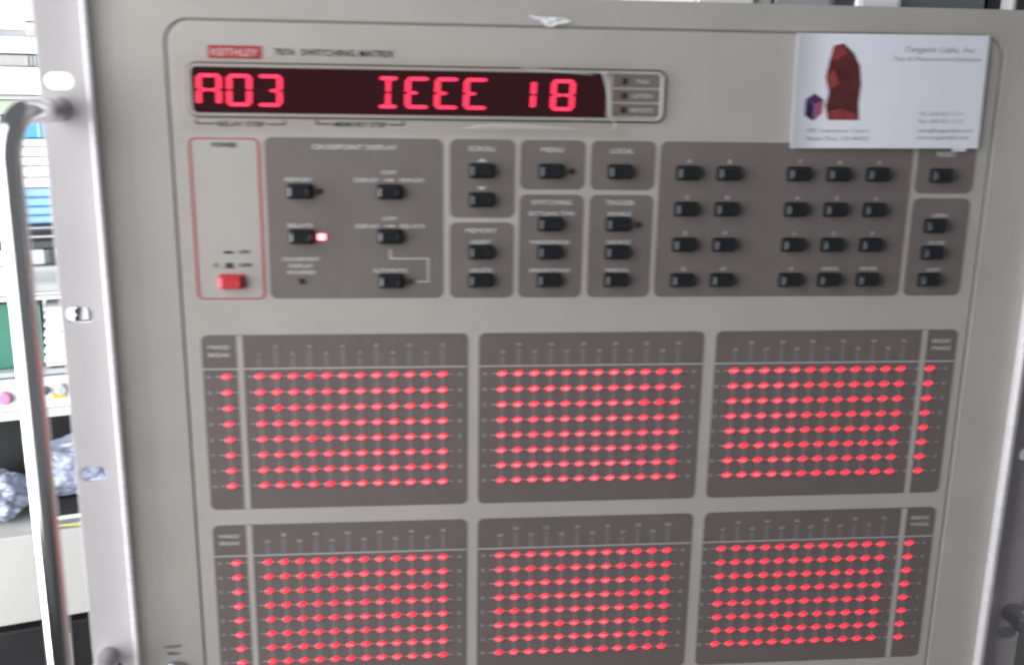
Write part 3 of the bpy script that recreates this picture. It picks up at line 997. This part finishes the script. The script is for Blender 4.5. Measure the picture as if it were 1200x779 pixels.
bbox(t, 'foot_plate', 'dark_grey', -h, h, 0.0, 0.14, 0.0003, sz(431.3) - z, 0)

# fourth bay: white bench instrument
t, h, z = bthing('white_bench_instrument', 'white bench instrument with dark knob, yellow label and pink button', 'instrument', XL, 150, 478, -0.004)
hh = sz(441) - z
bbox(t, 'case', 'white_gloss', -h, h, 0.0, 0.2, 0.0005, hh - 0.0005, 0.003)
def knob(px, py, r, m, d=0.012):
    x, zz = su(px, py) - su(XL) - h, sz(py) - z
    link('knob', tube([Vector((x, -0.0005, zz)), Vector((x, -d * 0.8, zz)), Vector((x, -d, zz))], [r, r * 0.9, r * 0.7], 18), m, t)
knob(53, 456, 0.0058, 'black_case')
knob(73, 456, 0.0085, 'grey_edge')
knob(97, 456, 0.006, 'black_case')
knob(5, 461, 0.010, 'pink_plastic', 0.008)
knob(-25, 458, 0.008, 'grey_edge')
x = su(62, 464) - su(XL) - h
bbox(t, 'yellow_label', 'yellow_label', x, su(79, 464) - su(XL) - h, -0.0012, -0.0003, sz(467) - z, sz(461.5) - z, 0)

# fifth bay: dark box at the back, crumpled bag and wires in front
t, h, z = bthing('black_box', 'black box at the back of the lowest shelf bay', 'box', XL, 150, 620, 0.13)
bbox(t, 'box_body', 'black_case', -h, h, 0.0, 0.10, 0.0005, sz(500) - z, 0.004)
def crumple(name, label_, px0, px1, pyb, pyt, back, m, seed):
    t, h, z = bthing(name, label_, 'bag', px0, px1, pyb, back)
    hh = sz(pyt) - z
    bm = bmesh.new()
    bmesh.ops.create_icosphere(bm, subdivisions=5, radius=1)
    for v in bm.verts:
        d = v.co.copy()
        q = d * 2.2 + Vector((seed, 0, 0))
        k = 1 + 0.24 * noise.noise(q) + 0.16 * abs(noise.noise(q * 1.8)) - 0.05 * abs(noise.noise(q * 3.6))
        p = Vector((d.x * h * k, 0.045 + d.y * 0.045 * k, hh / 2 + d.z * hh / 2 * k))
        p.z = max(p.z, 0.0005)
        v.co = p
    me = bpy.data.meshes.new('bag'); bm.to_mesh(me); bm.free()
    link('bag_skin', me, m, t)
crumple('crumpled_bag', 'crumpled blue white plastic bag in the lowest shelf bay', 30, 150, 600, 536, 0.02, 'bag_plastic', 2.0)
crumple('crumpled_bag', 'flat crumpled plastic bag partly behind the chrome handle', XL, 38, 618, 566, 0.02, 'bag_plastic', 9.0)
t, h, z = bthing('black_tray', 'thin black tray under the crumpled bag', 'tray', 42, 150, 607, 0.0)
bbox(t, 'tray_body', 'black_case', -h, h, 0.0, 0.12, 0.0005, sz(600.5) - z, 0.001)
t, h, z = bthing('paper_pad', 'thin white pad with a yellow wire along it under the black tray', 'pad', 42, 150, 620.5, 0.0)
bbox(t, 'pad_body', 'white_gloss', -h, h, 0.0, 0.12, 0.0005, sz(607.5) - z, 0.001)
bbox(t, 'dark_band', 'slate', -h, h, -0.003, -0.0005, sz(616) - z, sz(611) - z, 0.001)
tp = [Vector((-h + 2 * h * i / 12, -0.0055, 0.004 + 0.0015 * math.sin(i * 0.8))) for i in range(13)]
link('yellow_wire', tube(tp, 0.0016, 8), 'yellow_wire', t)

# things standing on top of the instrument, seen as a sliver over its upper edge
ztop = world(0, TOP + 1.5, 0).z
def on_top(name, label_, cat, x0, x1, y0, y1, hgt, m, part='body'):
    o = empty(name, ((x0 + x1) / 2, y0, ztop), label_, cat)
    hx = (x1 - x0) / 2
    link(part, box_mesh(-hx, hx, 0, y1 - y0, 0.0005, hgt, 0.002), m, o)
    return o
def xat(px, d):                            # where the line of sight at photo column px crosses depth d (metres)
    r = ray(px, 5)
    return (CAMW + r * ((d - CAMW.y) / r.y)).x
D = 0.12
def span(a, b, d=D): return xat(a, d), xat(b, d)
a, b = span(812, 905)
o = on_top('white_carton', 'white carton lying on top of the instrument above the card', 'carton', a, b, D, D + 0.2, 0.05, 'pale_grey', 'carton_body')
link('flap', box_mesh(-(b - a) / 2 + 0.002, (b - a) / 2 - 0.012, -0.004, -0.0005, 0.004, 0.046, 0.001), 'white_gloss', o)
a, b = span(908, 1003)
o = on_top('grey_meter', 'grey meter on top of the instrument beside the white carton', 'meter', a, b, D, D + 0.2, 0.06, 'grey_edge', 'case')
link('dark_edge', box_mesh((b - a) / 2 - 0.016, (b - a) / 2 - 0.001, -0.006, -0.0005, 0.001, 0.058, 0.001), 'dark_grey', o)
a, b = span(1006, 1050)
o = on_top('small_black_module', 'small black module with a white plug on top of the instrument', 'module', a, b, D, D + 0.1, 0.045, 'black_case', 'case')
link('white_plug', box_mesh(-0.016, 0.010, -0.010, -0.0005, 0.002, 0.017, 0.003), 'white_gloss', o)
a, b = span(1052, 1155)
on_top('slate_meter', 'slate green meter on top of the instrument behind the card', 'meter', a, b, D, D + 0.2, 0.06, 'slate', 'case')
a, b = span(1158, 1172)
on_top('black_bracket', 'narrow black bracket beside the slate green meter', 'bracket', a, b, D, D + 0.05, 0.06, 'black_case', 'bracket_body')
a, b = span(1174, 1181)
on_top('pale_strip', 'narrow pale strip beside the black bracket', 'strip', a, b, D - 0.01, D + 0.05, 0.06, 'pale_grey', 'strip_body')
a, b = span(1183, 1235)
on_top('olive_box', 'olive grey box at the right end on top of the instrument', 'box', a, b, D, D + 0.2, 0.06, 'olive_grey', 'box_body')
